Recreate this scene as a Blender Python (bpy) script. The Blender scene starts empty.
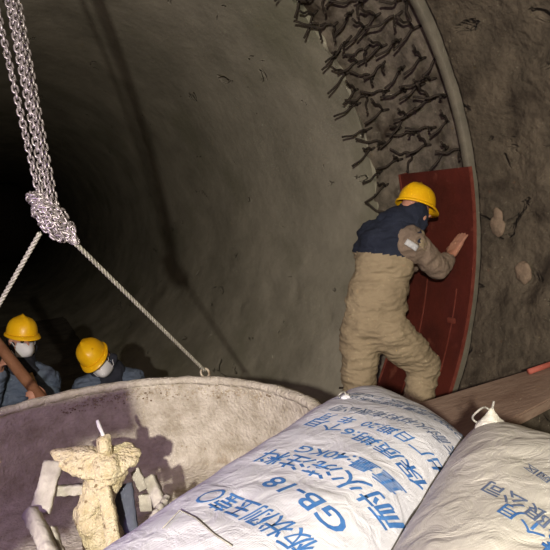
import bpy, bmesh, math, random
import numpy as np
from mathutils import Vector, Matrix, noise
from mathutils.bvhtree import BVHTree

S = bpy.context.scene
COL = S.collection
PI = math.pi
V = Vector

# ------------------------------------------------------------------ camera
CAM = V((-0.2455, 0.0, 2.5234))
RIGHT = V((0.9020, -0.4208, -0.0990)); DOWN = V((-0.1480, -0.0845, -0.9854)); FWD = V((0.4063, 0.9032, -0.1385))
FWD.normalize(); RIGHT = (RIGHT - FWD*RIGHT.dot(FWD)).normalized(); DOWN = FWD.cross(RIGHT)
cd = bpy.data.cameras.new('camera'); cam = bpy.data.objects.new('camera', cd); COL.objects.link(cam)
m = Matrix((RIGHT, -DOWN, -FWD)).transposed().to_4x4(); m.translation = CAM
cam.matrix_world = m
cd.sensor_width = 36.0; cd.lens = 36.0*590/550; cd.clip_start = 0.02; cd.clip_end = 100
S.camera = cam
def at(px, py, d): return CAM + (RIGHT*((px-275)/590) + DOWN*((py-275)/590) + FWD)*d

# ------------------------------------------------------------------ world, lamps, exposure
w = bpy.data.worlds.new('world'); S.world = w; w.use_nodes = True
w.node_tree.nodes['Background'].inputs[0].default_value = (0.55, 0.6, 0.7, 1)
w.node_tree.nodes['Background'].inputs[1].default_value = 0.02
def lamp(name, loc, power, color, radius):
    l = bpy.data.lights.new(name, 'POINT'); l.energy = power; l.color = color; l.shadow_soft_size = radius
    o = bpy.data.objects.new(name, l); COL.objects.link(o); o.location = loc; return o
KEY = CAM - RIGHT*0.30 - DOWN*0.22 - FWD*1.25
lamp('key_light', KEY, 690, (1.0, 0.93, 0.83), 0.03)
lamp('violet_light', (-1.0, 1.25, 2.55), 26, (0.60, 0.38, 1.0), 0.08)
S.view_settings.view_transform = 'Standard'; S.view_settings.look = 'None'
S.view_settings.exposure = 0.0; S.view_settings.gamma = 1.0; S.view_settings.use_curve_mapping = False

# ------------------------------------------------------------------ materials
def srgb(r, g, b):
    f = lambda c: ((c/255+0.055)/1.055)**2.4 if c > 10 else c/255/12.92
    return (f(r), f(g), f(b), 1)
def mat(name, c1, c2=None, scale=8.0, rough=0.8, bump=0.0, bscale=30.0, detail=6.0, metal=0.0, spec=0.3, stretch=None, c3=None, s3=3.0, t3=(0.55, 0.7), bdist=0.01):
    M = bpy.data.materials.new(name); M.use_nodes = True
    N = M.node_tree.nodes; L = M.node_tree.links; B = N['Principled BSDF']
    B.inputs['Roughness'].default_value = rough; B.inputs['Metallic'].default_value = metal
    B.inputs['Specular IOR Level'].default_value = spec; B.inputs['Base Color'].default_value = c1
    tc = N.new('ShaderNodeTexCoord'); mp = N.new('ShaderNodeMapping'); L.new(tc.outputs['Object'], mp.inputs[0])
    if stretch: mp.inputs['Scale'].default_value = stretch
    if c2:
        n = N.new('ShaderNodeTexNoise'); n.inputs['Scale'].default_value = scale; n.inputs['Detail'].default_value = detail; n.inputs['Roughness'].default_value = 0.65
        L.new(mp.outputs[0], n.inputs['Vector'])
        r = N.new('ShaderNodeValToRGB'); r.color_ramp.elements[0].position = 0.33; r.color_ramp.elements[1].position = 0.67
        r.color_ramp.elements[0].color = c1; r.color_ramp.elements[1].color = c2
        L.new(n.outputs['Fac'], r.inputs[0]); out = r.outputs[0]
        if c3:
            n3 = N.new('ShaderNodeTexNoise'); n3.inputs['Scale'].default_value = s3; n3.inputs['Detail'].default_value = 5; L.new(mp.outputs[0], n3.inputs['Vector'])
            mr = N.new('ShaderNodeMapRange'); mr.inputs[1].default_value = t3[0]; mr.inputs[2].default_value = t3[1]; L.new(n3.outputs['Fac'], mr.inputs[0])
            mx = N.new('ShaderNodeMix'); mx.data_type = 'RGBA'; L.new(mr.outputs[0], mx.inputs[0]); L.new(out, mx.inputs[6]); mx.inputs[7].default_value = c3
            out = mx.outputs[2]
        L.new(out, B.inputs['Base Color'])
    if bump:
        nb = N.new('ShaderNodeTexNoise'); nb.inputs['Scale'].default_value = bscale; nb.inputs['Detail'].default_value = 6; L.new(mp.outputs[0], nb.inputs['Vector'])
        bp = N.new('ShaderNodeBump'); bp.inputs['Strength'].default_value = bump; bp.inputs['Distance'].default_value = bdist
        L.new(nb.outputs['Fac'], bp.inputs['Height']); L.new(bp.outputs[0], B.inputs['Normal'])
    return M

M_FAR = mat('smooth_castable', srgb(142, 137, 120), srgb(176, 169, 150), 1.6, 0.85, 0.3, 14, c3=srgb(134, 131, 110), s3=0.9, stretch=(1, 0.7, 1), bdist=0.03)
M_NEAR = mat('rough_castable', srgb(66, 59, 48), srgb(98, 88, 73), 5.0, 0.9, 0.9, 22, stretch=(1, .8, 1), c3=srgb(58, 50, 40), s3=6, bdist=0.03)
M_SHELL = mat('bare_shell', srgb(78, 71, 61), srgb(132, 121, 106), 11.0, 0.85, 0.6, 25, c3=srgb(60, 50, 40), s3=5)
M_FLOOR = mat('dusty_floor', srgb(80, 74, 64), srgb(120, 112, 98), 4, 0.95, 0.6, 30)
M_RIM = mat('grey_rib_steel', srgb(116, 109, 94), srgb(92, 87, 75), 9, 0.7, 0.3, 40)
M_ANCH = mat('dark_anchor_steel', srgb(42, 37, 32), srgb(66, 56, 47), 30, 0.75, metal=0.2)
M_RED = mat('red_form_paint', srgb(94, 40, 31), srgb(72, 31, 25), 5, 0.5, 0.2, 40, c3=srgb(120, 68, 54), s3=7, t3=(0.62, 0.74), spec=0.35)
M_REDEDGE = mat('worn_red_edge', srgb(126, 68, 54), srgb(100, 44, 34), 18, 0.55)
M_WOOD = mat('dusty_plank', srgb(120, 96, 80), srgb(150, 128, 110), 3, 0.85, 0.4, 20, stretch=(1, 4, 4))
M_WOOD2 = mat('brown_pole_wood', srgb(120, 78, 52), srgb(150, 108, 80), 6, 0.7, 0.3, 20)
M_PINK = mat('faded_red', srgb(170, 92, 76), srgb(142, 72, 58), 8, 0.7)
M_PAN = mat('mortar_coated_pan', srgb(162, 152, 133), srgb(208, 200, 184), 13, 0.85, 1.0, 75, c3=srgb(140, 122, 96), s3=9, t3=(0.63, 0.78))
M_CRUST = mat('crusted_mortar', srgb(150, 134, 110), srgb(196, 186, 166), 26, 0.95, 1.0, 70, c3=srgb(104, 86, 64), s3=22, t3=(0.55, 0.68))
M_ROTOR = mat('wet_yellow_mortar', srgb(188, 172, 132), srgb(216, 204, 172), 30, 0.9, 1.0, 130, c3=srgb(128, 110, 80), s3=60, t3=(0.58, 0.70))
M_PADDLE = mat('grey_mortar_steel', srgb(150, 144, 132), srgb(190, 184, 170), 12, 0.85, 0.5, 60)
M_DKPAD = mat('dark_blue_steel', srgb(62, 66, 80), srgb(84, 88, 100), 8, 0.7, 0.3, 50)
M_CHAIN = mat('zinc_chain', srgb(176, 168, 166), srgb(120, 112, 110), 60, 0.42, metal=0.6, spec=0.5)
M_ROPE = mat('grey_wire_rope', srgb(170, 166, 152), srgb(120, 116, 104), 90, 0.7)
M_HELM = mat('yellow_helmet', srgb(250, 196, 22), srgb(240, 178, 12), 9, 0.38, spec=0.45, c3=srgb(150, 100, 20), s3=16, t3=(0.7, 0.78))
M_SKIN = mat('skin', srgb(196, 146, 122), srgb(176, 122, 98), 12, 0.6)
M_HAIR = mat('black_hair', srgb(22, 19, 18))
M_KHAKI = mat('khaki_cloth', srgb(162, 145, 116), srgb(142, 126, 100), 6, 0.9)
M_SLEEVE = mat('dusty_sleeve', srgb(140, 122, 104), srgb(118, 102, 88), 10, 0.9, 0.4, 60)
M_NAVY = mat('navy_cloth', srgb(31, 36, 50), srgb(41, 46, 60), 10, 0.9, 0.3, 60)
M_JACKET = mat('blue_grey_jacket', srgb(76, 88, 104), srgb(98, 108, 122), 8, 0.85, 0.4, 40)
M_HOOD = mat('dark_hood', srgb(36, 38, 46), srgb(48, 50, 58), 10, 0.9, 0.3, 40)
M_MASK = mat('white_mask', srgb(226, 224, 222), None, rough=0.8)
M_REFL = mat('white_patch', srgb(206, 206, 204), srgb(170, 170, 170), 40, 0.5)
M_LINER = mat('tan_collar', srgb(186, 152, 104), srgb(160, 128, 88), 14, 0.8)
M_BOOT = mat('black_boot', srgb(26, 25, 25), srgb(44, 42, 40), 12, 0.6)
M_BLUE = mat('blue_print', srgb(40, 84, 140), srgb(70, 114, 166), 45, 0.6)
M_GREY = mat('grey_print', srgb(70, 84, 112), srgb(98, 110, 132), 60, 0.7)
M_STEEL = mat('grey_paint_steel', srgb(110, 112, 114), srgb(92, 94, 96), 6, 0.5)
M_STONE = mat('pale_lump', srgb(140, 120, 100), srgb(112, 97, 80), 14, 0.9, 0.8, 40)
M_TWINE = mat('twine', srgb(150, 146, 138), srgb(110, 106, 98), 80, 0.9)
def pit_bump(M, scale, lo, hi, dist):
    N = M.node_tree.nodes; L = M.node_tree.links; B = N['Principled BSDF']
    tc = N.new('ShaderNodeTexCoord'); mp = N.new('ShaderNodeMapping'); mp.inputs['Scale'].default_value = (1, .55, 1); L.new(tc.outputs['Object'], mp.inputs[0])
    n = N.new('ShaderNodeTexNoise'); n.inputs['Scale'].default_value = scale; n.inputs['Detail'].default_value = 4; n.inputs['Distortion'].default_value = .8; L.new(mp.outputs[0], n.inputs['Vector'])
    r = N.new('ShaderNodeMapRange'); r.interpolation_type = 'SMOOTHSTEP'; r.inputs[1].default_value = lo; r.inputs[2].default_value = hi; r.inputs[3].default_value = 1; r.inputs[4].default_value = 0; L.new(n.outputs['Fac'], r.inputs[0])
    b = N.new('ShaderNodeBump'); b.inputs['Strength'].default_value = 1; b.inputs['Distance'].default_value = dist; L.new(r.outputs[0], b.inputs['Height'])
    old = B.inputs['Normal'].links[0].from_socket if B.inputs['Normal'].links else None
    if old: L.new(old, b.inputs['Normal'])
    L.new(b.outputs[0], B.inputs['Normal'])
pit_bump(M_FAR, 4.0, .675, .72, .03); pit_bump(M_NEAR, 4.5, .62, .70, .04)
def bag_mat(name, c1, c2):
    M = mat(name, c1, c2, 9, 0.5, spec=0.35)
    N = M.node_tree.nodes; L = M.node_tree.links; B = N['Principled BSDF']
    tc = N.new('ShaderNodeTexCoord')
    mp = N.new('ShaderNodeMapping'); mp.inputs['Rotation'].default_value = (0, 0, math.radians(-30)); L.new(tc.outputs['Object'], mp.inputs[0])
    wx = N.new('ShaderNodeTexWave'); wx.bands_direction = 'X'; wx.inputs['Scale'].default_value = 110; wx.inputs['Distortion'].default_value = 1.0
    wy = N.new('ShaderNodeTexWave'); wy.bands_direction = 'Y'; wy.inputs['Scale'].default_value = 110; wy.inputs['Distortion'].default_value = 1.0
    ad = N.new('ShaderNodeMath'); L.new(wx.outputs['Fac'], ad.inputs[0]); L.new(wy.outputs['Fac'], ad.inputs[1])
    L.new(mp.outputs[0], wx.inputs['Vector']); L.new(mp.outputs[0], wy.inputs['Vector'])
    nz = N.new('ShaderNodeTexNoise'); nz.inputs['Scale'].default_value = 20; nz.inputs['Detail'].default_value = 7; nz.inputs['Distortion'].default_value = 1.0; L.new(mp.outputs[0], nz.inputs['Vector'])
    b1 = N.new('ShaderNodeBump'); b1.inputs['Strength'].default_value = 0.12; b1.inputs['Distance'].default_value = 0.002; L.new(ad.outputs[0], b1.inputs['Height'])
    b2 = N.new('ShaderNodeBump'); b2.inputs['Strength'].default_value = 0.5; b2.inputs['Distance'].default_value = 0.012; L.new(nz.outputs['Fac'], b2.inputs['Height'])
    L.new(b1.outputs[0], b2.inputs['Normal']); L.new(b2.outputs[0], B.inputs['Normal'])
    return M
M_BAG = bag_mat('white_woven_sack', srgb(178, 178, 183), srgb(196, 195, 198))
M_BAG2 = bag_mat('cream_woven_sack', srgb(172, 168, 156), srgb(190, 186, 174))
def wrinkle(M, strength=0.8, dirn='Z', scale=9):
    N = M.node_tree.nodes; L = M.node_tree.links; B = N['Principled BSDF']
    tc = N.new('ShaderNodeTexCoord'); wv = N.new('ShaderNodeTexWave'); wv.bands_direction = dirn
    wv.inputs['Scale'].default_value = scale; wv.inputs['Distortion'].default_value = 9; wv.inputs['Detail'].default_value = 3; wv.inputs['Detail Scale'].default_value = 1.2
    L.new(tc.outputs['Object'], wv.inputs['Vector'])
    b = N.new('ShaderNodeBump'); b.inputs['Strength'].default_value = strength; b.inputs['Distance'].default_value = 0.012
    L.new(wv.outputs['Fac'], b.inputs['Height']); L.new(b.outputs[0], B.inputs['Normal'])
wrinkle(M_KHAKI, 0.30); wrinkle(M_JACKET, 0.6, 'Z', 6)

# ------------------------------------------------------------------ helpers
def obj(name, bm, m, parent=None, smooth=True):
    me = bpy.data.meshes.new(name)
    if isinstance(bm, bmesh.types.BMesh):
        bm.to_mesh(me); bm.free()
    else:
        me.from_pydata([tuple(v) for v in bm[0]], [], bm[1])
    me.update()
    for mm in (m if isinstance(m, (list, tuple)) else [m]): me.materials.append(mm)
    if smooth: me.polygons.foreach_set('use_smooth', [True]*len(me.polygons))
    o = bpy.data.objects.new(name, me); COL.objects.link(o)
    if parent:
        o.parent = parent
        if parent.type == 'EMPTY' or True: o.matrix_parent_inverse = world_of(parent).inverted()
    return o
def world_of(o):
    mw = Matrix.LocRotScale(o.location, o.rotation_euler, o.scale)
    return (world_of(o.parent) @ o.matrix_parent_inverse @ mw) if o.parent else mw
def tag(o, label, cat, group=None):
    o['label'] = label; o['category'] = cat
    if group: o['group'] = group
    return o
def thing(name, label, cat, loc=(0, 0, 0), group=None):
    o = bpy.data.objects.new(name, None); COL.objects.link(o); o.location = loc; o.empty_display_size = 0.1
    return tag(o, label, cat, group)
def struct(name, bm, m, smooth=True):
    o = obj(name, bm, m, None, smooth); o['kind'] = 'structure'; return o
def frame(z, hint=V((0, 0, 1))):
    z = V(z).normalized(); h = V(hint)
    if abs(z.dot(h)) > 0.97*h.length: h = V((1, 0, 0))
    x = h.cross(z).normalized(); y = z.cross(x); return x, y, z
def tube(bm, pts, r, seg=8, closed=False, caps=True):
    pts = [V(p) for p in pts]; n = len(pts); rings = []; px = None
    rs = r if isinstance(r, (list, tuple)) else [r]*n
    for i, p in enumerate(pts):
        a = pts[(i-1) % n] if (i > 0 or closed) else p; b = pts[(i+1) % n] if (i < n-1 or closed) else p
        t = (b-a)
        t = t.normalized() if t.length > 1e-9 else V((0, 0, 1))
        if px is None: x, y, _ = frame(t)
        else:
            x = px - t*px.dot(t)
            x = x.normalized() if x.length > 1e-6 else frame(t)[0]
            y = t.cross(x)
        px = x
        rings.append([bm.verts.new(p + (x*math.cos(2*PI*k/seg) + y*math.sin(2*PI*k/seg))*rs[i]) for k in range(seg)])
    m_ = n if closed else n-1
    for i in range(m_):
        A = rings[i]; B = rings[(i+1) % n]
        for k in range(seg): bm.faces.new((A[k], A[(k+1) % seg], B[(k+1) % seg], B[k]))
    if not closed and caps:
        bm.faces.new(rings[0][::-1]); bm.faces.new(rings[-1])
def box(bm, c, sx, sy, sz, ax=None, bev=0.0):
    c = V(c); X, Y, Z = ax if ax else (V((1, 0, 0)), V((0, 1, 0)), V((0, 0, 1)))
    vs = [bm.verts.new(c + X*(sx/2*i) + Y*(sy/2*j) + Z*(sz/2*k)) for k in (-1, 1) for j in (-1, 1) for i in (-1, 1)]
    fs = [bm.faces.new([vs[a] for a in q]) for q in ((0, 2, 3, 1), (4, 5, 7, 6), (0, 1, 5, 4), (2, 6, 7, 3), (0, 4, 6, 2), (1, 3, 7, 5))]
    if bev:
        es = list({e for f in fs for e in f.edges}); bmesh.ops.bevel(bm, geom=es, offset=bev, segments=2, affect='EDGES')
def lathe(bm, prof, seg=48, c=V((0, 0, 0)), ax=None, closed=False):
    X, Y, Z = ax if ax else (V((1, 0, 0)), V((0, 1, 0)), V((0, 0, 1))); rings = []
    for (r, z) in prof:
        if r < 1e-6: rings.append([bm.verts.new(c + Z*z)])
        else: rings.append([bm.verts.new(c + X*(r*math.cos(2*PI*k/seg)) + Y*(r*math.sin(2*PI*k/seg)) + Z*z) for k in range(seg)])
    for i in range(len(rings)-(0 if closed else 1)):
        A = rings[i]; B = rings[(i+1) % len(rings)]
        for k in range(seg):
            a, b = A[k % len(A)], A[(k+1) % len(A)]; d, e = B[k % len(B)], B[(k+1) % len(B)]
            q = []
            for v_ in (a, b, e, d):
                if v_ not in q: q.append(v_)
            if len(q) > 2: bm.faces.new(q)
def roughen(bm, amp, sc, seed=0.0, oct=3):
    bm.normal_update()
    for v_ in bm.verts:
        n = noise.fractal(v_.co*sc + V((seed, seed*.7, -seed)), 1.0, 2.0, oct)
        v_.co += v_.normal*(n*amp)
def sphere(bm, c, r, ax=None, u=20, v_=12):
    rx, ry, rz = r if isinstance(r, (tuple, list)) else (r, r, r)
    X, Y, Z = ax if ax else (V((1, 0, 0)), V((0, 1, 0)), V((0, 0, 1)))
    g = bmesh.ops.create_uvsphere(bm, u_segments=u, v_segments=v_, radius=1.0)
    for q in g['verts']: q.co = V(c) + X*(q.co.x*rx) + Y*(q.co.y*ry) + Z*(q.co.z*rz)
def cap(bm, a, b, r1, r2=None):
    r2 = r1 if r2 is None else r2; a = V(a); b = V(b)
    sphere(bm, a, r1, u=14, v_=8); sphere(bm, b, r2, u=14, v_=8)
    if (b-a).length > 1e-5: tube(bm, [a, b], [r1, r2], 14)
def chaincap(bm, pts, rs):
    for i in range(len(pts)-1): cap(bm, pts[i], pts[i+1], rs[i], rs[i+1])
def remeshed(bm, voxel, smooth=6):
    """joins the overlapping volumes of a bmesh into one continuous skin"""
    me = bpy.data.meshes.new('tmp'); bm.to_mesh(me); bm.free()
    o = bpy.data.objects.new('tmp', me); COL.objects.link(o)
    r = o.modifiers.new('r', 'REMESH'); r.mode = 'VOXEL'; r.voxel_size = voxel
    s = o.modifiers.new('s', 'SMOOTH'); s.iterations = smooth; s.factor = 0.5
    dg = bpy.context.evaluated_depsgraph_get(); ev = o.evaluated_get(dg)
    out = bmesh.new(); out.from_mesh(ev.to_mesh()); ev.to_mesh_clear()
    bpy.data.objects.remove(o); bpy.data.meshes.remove(me)
    return out

# ------------------------------------------------------------------ the kiln
AXZ = 2.3
def cylpt(R, y, a): return V((R*math.sin(a), y, AXZ - R*math.cos(a)))     # a = 0 at the bottom, +90 deg on the right
def cyl_shell(R0, R1, ys, na, amp, sc, seed, endrough=0.0, stretch=(1, 1, 1), pits=0.0, taper=False):
    """lining with an inner face at R0, end faces out to R1"""
    vs = []; fs = []
    rows = [(R1, ys[0])] + [(R0, y) for y in ys] + [(R1, ys[-1])]
    for j, (R, y) in enumerate(rows):
        for i in range(na):
            a = 2*PI*i/na; p = cylpt(R, y, a)
            q = V((p.x*stretch[0], p.y*stretch[1], p.z*stretch[2]))*sc + V((seed, 0, 0))
            n = noise.fractal(q, 0.9, 2.0, 5)
            dy = 0; dr = n*amp*min(1, .25+abs(y-2.66)*2.5) if 0 < j < len(rows)-1 else 0
            if pits and 0 < j < len(rows)-1:
                lowness = max(0.0, min(1.0, (AXZ+0.2-p.z)/1.2))
                b = noise.noise(q*5.0 + V((9, 3, 1)))
                dr += pits*lowness*max(0.0, b-0.32)*2
                dr += -0.012*lowness*noise.fractal(q*3, 1.0, 2.0, 3)
            if endrough and j in (1,): dy = endrough*noise.fractal(V((a*9, seed, 0)), 1, 2, 4)
            vs.append(cylpt((shell_r(y) if taper and 0 < j < len(rows)-1 else R)+dr, y+dy, a))
    for j in range(len(rows)-1):
        for i in range(na):
            fs.append((j*na+i, (j+1)*na+i, (j+1)*na+(i+1) % na, j*na+(i+1) % na))
    return vs, fs
ys = [3.70 + 34.3*(i/190)**2.4 for i in range(191)] # for i in range(151)]
struct('wall_far', cyl_shell(2.3, 2.52, ys, 420, 0.018, 1.1, 3.0, 0.05, (1, .6, 1), 0.035), M_FAR)
ys = [2.60 + 1.25*i/30 for i in range(31)]
def shell_r(y): return 2.43 - .10*max(0.0, min(1.0, (y-3.30)/.38))
struct('wall_middle', cyl_shell(2.43, 2.52, ys, 300, 0.032, 6.0, 11.0, taper=True), M_SHELL)
ys = [2.660 - 6.5*(i/110)**1.35 for i in range(111)]
struct('wall_near', cyl_shell(2.312, 2.52, ys, 420, 0.040, 2.6, 21.0, 0, (1, 1.2, 1), 0.0), M_NEAR)
bm = bmesh.new(); lathe(bm, [(2.52, -18.0), (2.52, 0), (0, 0)], 96, V((0, 55.8, AXZ)), (V((1, 0, 0)), V((0, 0, 1)), V((0, 1, 0))))
struct('wall_end', bm, M_SHELL)
# the dusty walkway laid along the bottom
vs = []; fs = []; nx, ny = 24, 120
for j in range(ny+1):
    for i in range(nx+1):
        x = -0.78 + 1.56*i/nx; y = -3.5 + 18*j/ny
        vs.append((x, y, 0.14 + 0.015*noise.fractal(V((x*3, y*3, 0)), 1, 2, 4)))
for j in range(ny):
    for i in range(nx):
        a = j*(nx+1)+i; fs.append((a, a+1, a+nx+2, a+nx+1))
struct('floor', (vs, fs), M_FLOOR)
# rib along the edge of the near lining
bm = bmesh.new(); prof = [(2.290, 2.70), (2.290, 2.742), (2.298, 2.748), (2.50, 2.748), (2.50, 2.692), (2.298, 2.694)]
lathe(bm, [(r, y) for r, y in prof], 220, V((0, 0, AXZ)), (V((1, 0, 0)), V((0, 0, 1)), V((0, 1, 0))), closed=True)
struct('trim_1', bm, M_RIM)

# anchors welded to the bare shell
random.seed(7)
def anchor(y, a, name='refractory_anchor'):
    base = cylpt(shell_r(y)+.004, y, a); rad = (V((0, y, AXZ)) - base).normalized()
    tan = V((math.cos(a), 0, math.sin(a))); axd = V((0, 1, 0))
    tw = random.uniform(-0.9, 0.9); s = (axd*math.cos(tw) + tan*math.sin(tw)).normalized()
    L = random.uniform(0.14, 0.185); lean = axd*random.uniform(-.25, .25) + tan*random.uniform(-.3, .3)
    bm = bmesh.new(); r = 0.0078
    d = (rad + lean).normalized(); k = base + d*(L*0.3)
    tube(bm, [base - d*0.01, base + d*0.02, k], r*1.15, 7)
    for sg in (-1, 1):
        pts = []
        for i in range(8):
            t = i/7; pts.append(k + d*(L*0.72*t) + s*(sg*(0.010 + L*0.62*t + 0.008*math.sin(t*8.5))) + tan*(0.008*math.sin(t*7+sg)))
        tube(bm, pts, r, 7)
    o = obj(name, bm, M_ANCH)
    return tag(o, 'dark forked steel anchor welded to the bare shell beside the smooth lining', 'anchor', 'forked anchors on the bare shell')
row = 0
for deg in np.arange(99.5, 141, 3.5):
    for c in range(6):
        y = 2.87 + c*0.148 + (0.07 if row % 2 else 0) + random.uniform(-.03, .03)
        if y > 3.58: continue
        anchor(y, math.radians(deg + random.uniform(-1.0, 1.0)))
    row += 1
for deg in np.arange(98, 141, 3.6):
    anchor(3.63 + random.uniform(-.02, .02), math.radians(deg + random.uniform(-1.0, 1.0)))
for deg in (95, 89, 83, 77, 70, 64, 58):
    anchor(3.54 + random.uniform(-.04, .04), math.radians(deg))

# ------------------------------------------------------------------ red formwork
fp = thing('formwork_panel', 'curved red steel formwork panel closing the gap in the lining, under the worker\'s hand', 'formwork', cylpt(2.27, 3.07, math.radians(60)))
def arc_strip(y0, y1, a0, a1, R0, R1, n=60):
    bm = bmesh.new(); rings = []
    for i in range(n+1):
        a = math.radians(a0 + (a1-a0)*i/n)
        rings.append([bm.verts.new(cylpt(R, y, a)) for (R, y) in ((R0, y0), (R0, y1), (R1, y1), (R1, y0))])
    for A, B in zip(rings, rings[1:]):
        for k in range(4): bm.faces.new((A[k], A[(k+1) % 4], B[(k+1) % 4], B[k]))
    bm.faces.new(rings[0][::-1]); bm.faces.new(rings[-1]); bmesh.ops.recalc_face_normals(bm, faces=bm.faces); return bm
obj('skin_plate', arc_strip(2.674, 3.35, 26, 96.5, 2.278, 2.286), M_RED, fp, False)
o = obj('edge_flange', arc_strip(2.672, 2.680, 26, 96.5, 2.270, 2.290), M_REDEDGE, fp, False)
obj('edge_flange', arc_strip(3.336, 3.35, 26, 96.5, 2.271, 2.34), M_REDEDGE, fp, False)
obj('stiffener', arc_strip(2.80, 2.806, 26, 78, 2.273, 2.280), M_REDEDGE, fp, False)
obj('stiffener', arc_strip(3.08, 3.086, 26, 84, 2.273, 2.280), M_REDEDGE, fp, False)
bm = bmesh.new()
box(bm, cylpt(2.268, 2.80, math.radians(73)), 0.02, 0.06, 0.035, bev=.004); obj('clamp_lug', bm, M_REDEDGE, fp, False)

# pale lumps bedded in the rough lining
def lump(p, r, label, seed):
    bm = bmesh.new(); sphere(bm, (0, 0, 0), r, u=24, v_=16)
    for v_ in bm.verts: v_.co *= 1 + 0.6*noise.noise(v_.co*22 + V((seed, 0, 0)))
    o = obj('refractory_lump', bm, M_STONE); o.location = p; return tag(o, label, 'lump', 'lumps on the rough lining')
def wallhit(px, py, R=2.3):
    d = RIGHT*((px-275)/590) + DOWN*((py-275)/590) + FWD; ox, oz = CAM.x, CAM.z-AXZ
    A = d.x**2+d.z**2; B = ox*d.x+oz*d.z; Cc = ox*ox+oz*oz-R*R
    return CAM + d*((-B+math.sqrt(B*B-A*Cc))/A)
lump(wallhit(498, 224), (.018, .05, .07), 'tan lump stuck on the rough wall level with the worker\'s shoulder', 1)
lump(wallhit(523, 272), (.018, .05, .06), 'pale grey stone set in the rough wall above the ramp plank', 5)

# ------------------------------------------------------------------ staging
def trestle(name, label, cx, cy, top, sx, sy, legs, n=4):
    t = thing(name, label, 'platform', (cx, cy, 0.14))
    for i in range(n):
        bm = bmesh.new(); box(bm, (cx - sx/2 + sx*(i+.5)/n, cy, top-.02), sx/n-.008, sy, .04, bev=.004); obj('board', bm, M_WOOD, t, False)
    for (lx, ly, lz) in legs:
        bm = bmesh.new(); box(bm, (lx, ly, (top-.04+lz)/2), .06, .06, top-.04-lz, bev=.004); obj('leg', bm, M_WOOD2, t, False)
    return t
PAN_C = V((-0.11, 1.804, 1.769)); PAN_R = 0.763

# ------------------------------------------------------------------ mixing pan
pan = thing('mixing_pan', 'round mortar-crusted mixing pan hung on two ropes from the chain', 'mixing pan', PAN_C - V((0, 0, 0.40)))
bm = bmesh.new()
prof = [(0, -.372), (.45, -.372), (.70, -.37), (.735, -.35), (.748, -.30)] + [(.750, -.28+.02*i) for i in range(14)]
prof += [(.752, 0.0), (.775, 0.0), (.778, -.02), (.778, -.38), (.76, -.40), (0, -.40)]
lathe(bm, prof, 160, PAN_C); bmesh.ops.subdivide_edges(bm, edges=[e for e in bm.edges if e.calc_length() > .05], cuts=1)
for v_ in bm.verts:
    q = v_.co - PAN_C; rr = math.hypot(q.x, q.y)
    if rr > .02:
        n = noise.fractal(v_.co*14, 1, 2, 4)*.004 + noise.noise(v_.co*3)*.004
        v_.co -= V((q.x/rr, q.y/rr, 0))*abs(n)
obj('tub', bm, M_PAN, pan)
bm = bmesh.new(); lathe(bm, [(.744, -.012), (.742, .004), (.750, .014), (.768, .016), (.786, .010), (.790, -.004), (.784, -.014)], 200, PAN_C, closed=True)
for v_ in bm.verts: v_.co += V((noise.noise(v_.co*25), noise.noise(v_.co*25+V((5, 0, 0))), noise.noise(v_.co*22+V((0, 9, 0)))))*.005
obj('rim', bm, M_PAN, pan)
# crust of dried mortar along the top and foot of the wall
def crust(a0, a1, zmid, zh, name, seed):
    random.seed(seed); bm = bmesh.new()
    for k in range(420):
        a = math.radians(random.uniform(a0, a1)); z = random.gauss(zmid, zh)
        p = PAN_C + V((math.cos(a)*.748, math.sin(a)*.748, z)); s = random.uniform(.0018, .0055)
        g = bmesh.ops.create_icosphere(bm, subdivisions=1, radius=1.0)
        for q in g['verts']: q.co = p + V((q.co.x*s, q.co.y*s, q.co.z*s*.8))*(1+.3*noise.noise(q.co*3+p*50))
    o = obj(name, bm, M_CRUST, pan); o['kind'] = 'stuff'
crust(18, 92, -.045, .016, 'dried_mortar', 3)
crust(15, 70, -.325, .015, 'dried_mortar', 4)
for a in (128, 45):
    e = V((math.cos(math.radians(a)), math.sin(math.radians(a)), 0))
    bm = bmesh.new(); tube(bm, [PAN_C + e*.785 + V((0, 0, .005)) + (e*math.cos(t)*.0 + V((-e.y, e.x, 0))*math.cos(t)*.02 + V((0, 0, 1))*(.02+math.sin(t)*.02)) for t in np.linspace(0, 2*PI, 17)[:-1]], .005, 7, closed=True)
    obj('lifting_eye', bm, M_CRUST, pan)

# ------------------------------------------------------------------ mixing rotor
rot = thing('mixing_rotor', 'mortar-caked central rotor with cap and paddles standing inside the mixing pan', 'mixer rotor', PAN_C - V((0, 0, .372)))
D = 1.79
floorz = PAN_C.z - .372
top = at(100, 470, D); foot = V((top.x-.01, top.y-.01, floorz+.0))
bm = bmesh.new()
chaincap(bm, [foot+V((0, 0, .03)), foot+V((-.005, 0, .12)), at(93, 515, D), at(98, 492, D), at(107, 470, D)], [.075, .062, .056, .050, .058])
cap(bm, at(86, 508, D-.03), at(88, 525, D-.03), .03, .034); cap(bm, at(122, 470, D), at(104, 482, D), .022, .03)
bm = remeshed(bm, .007, 3); roughen(bm, .010, 28, 2, 4); obj('rotor_post', bm, M_ROTOR, rot)
# cap: a tilted crusted disc with two lobes
cc = at(98, 460, D); cz_ = (-FWD*.55 - DOWN*.80 + RIGHT*.05).normalized()
bm = bmesh.new(); nseg = 120
Rt = RIGHT - cz_*RIGHT.dot(cz_); Rt.normalize(); Ft = cz_.cross(Rt)
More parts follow.
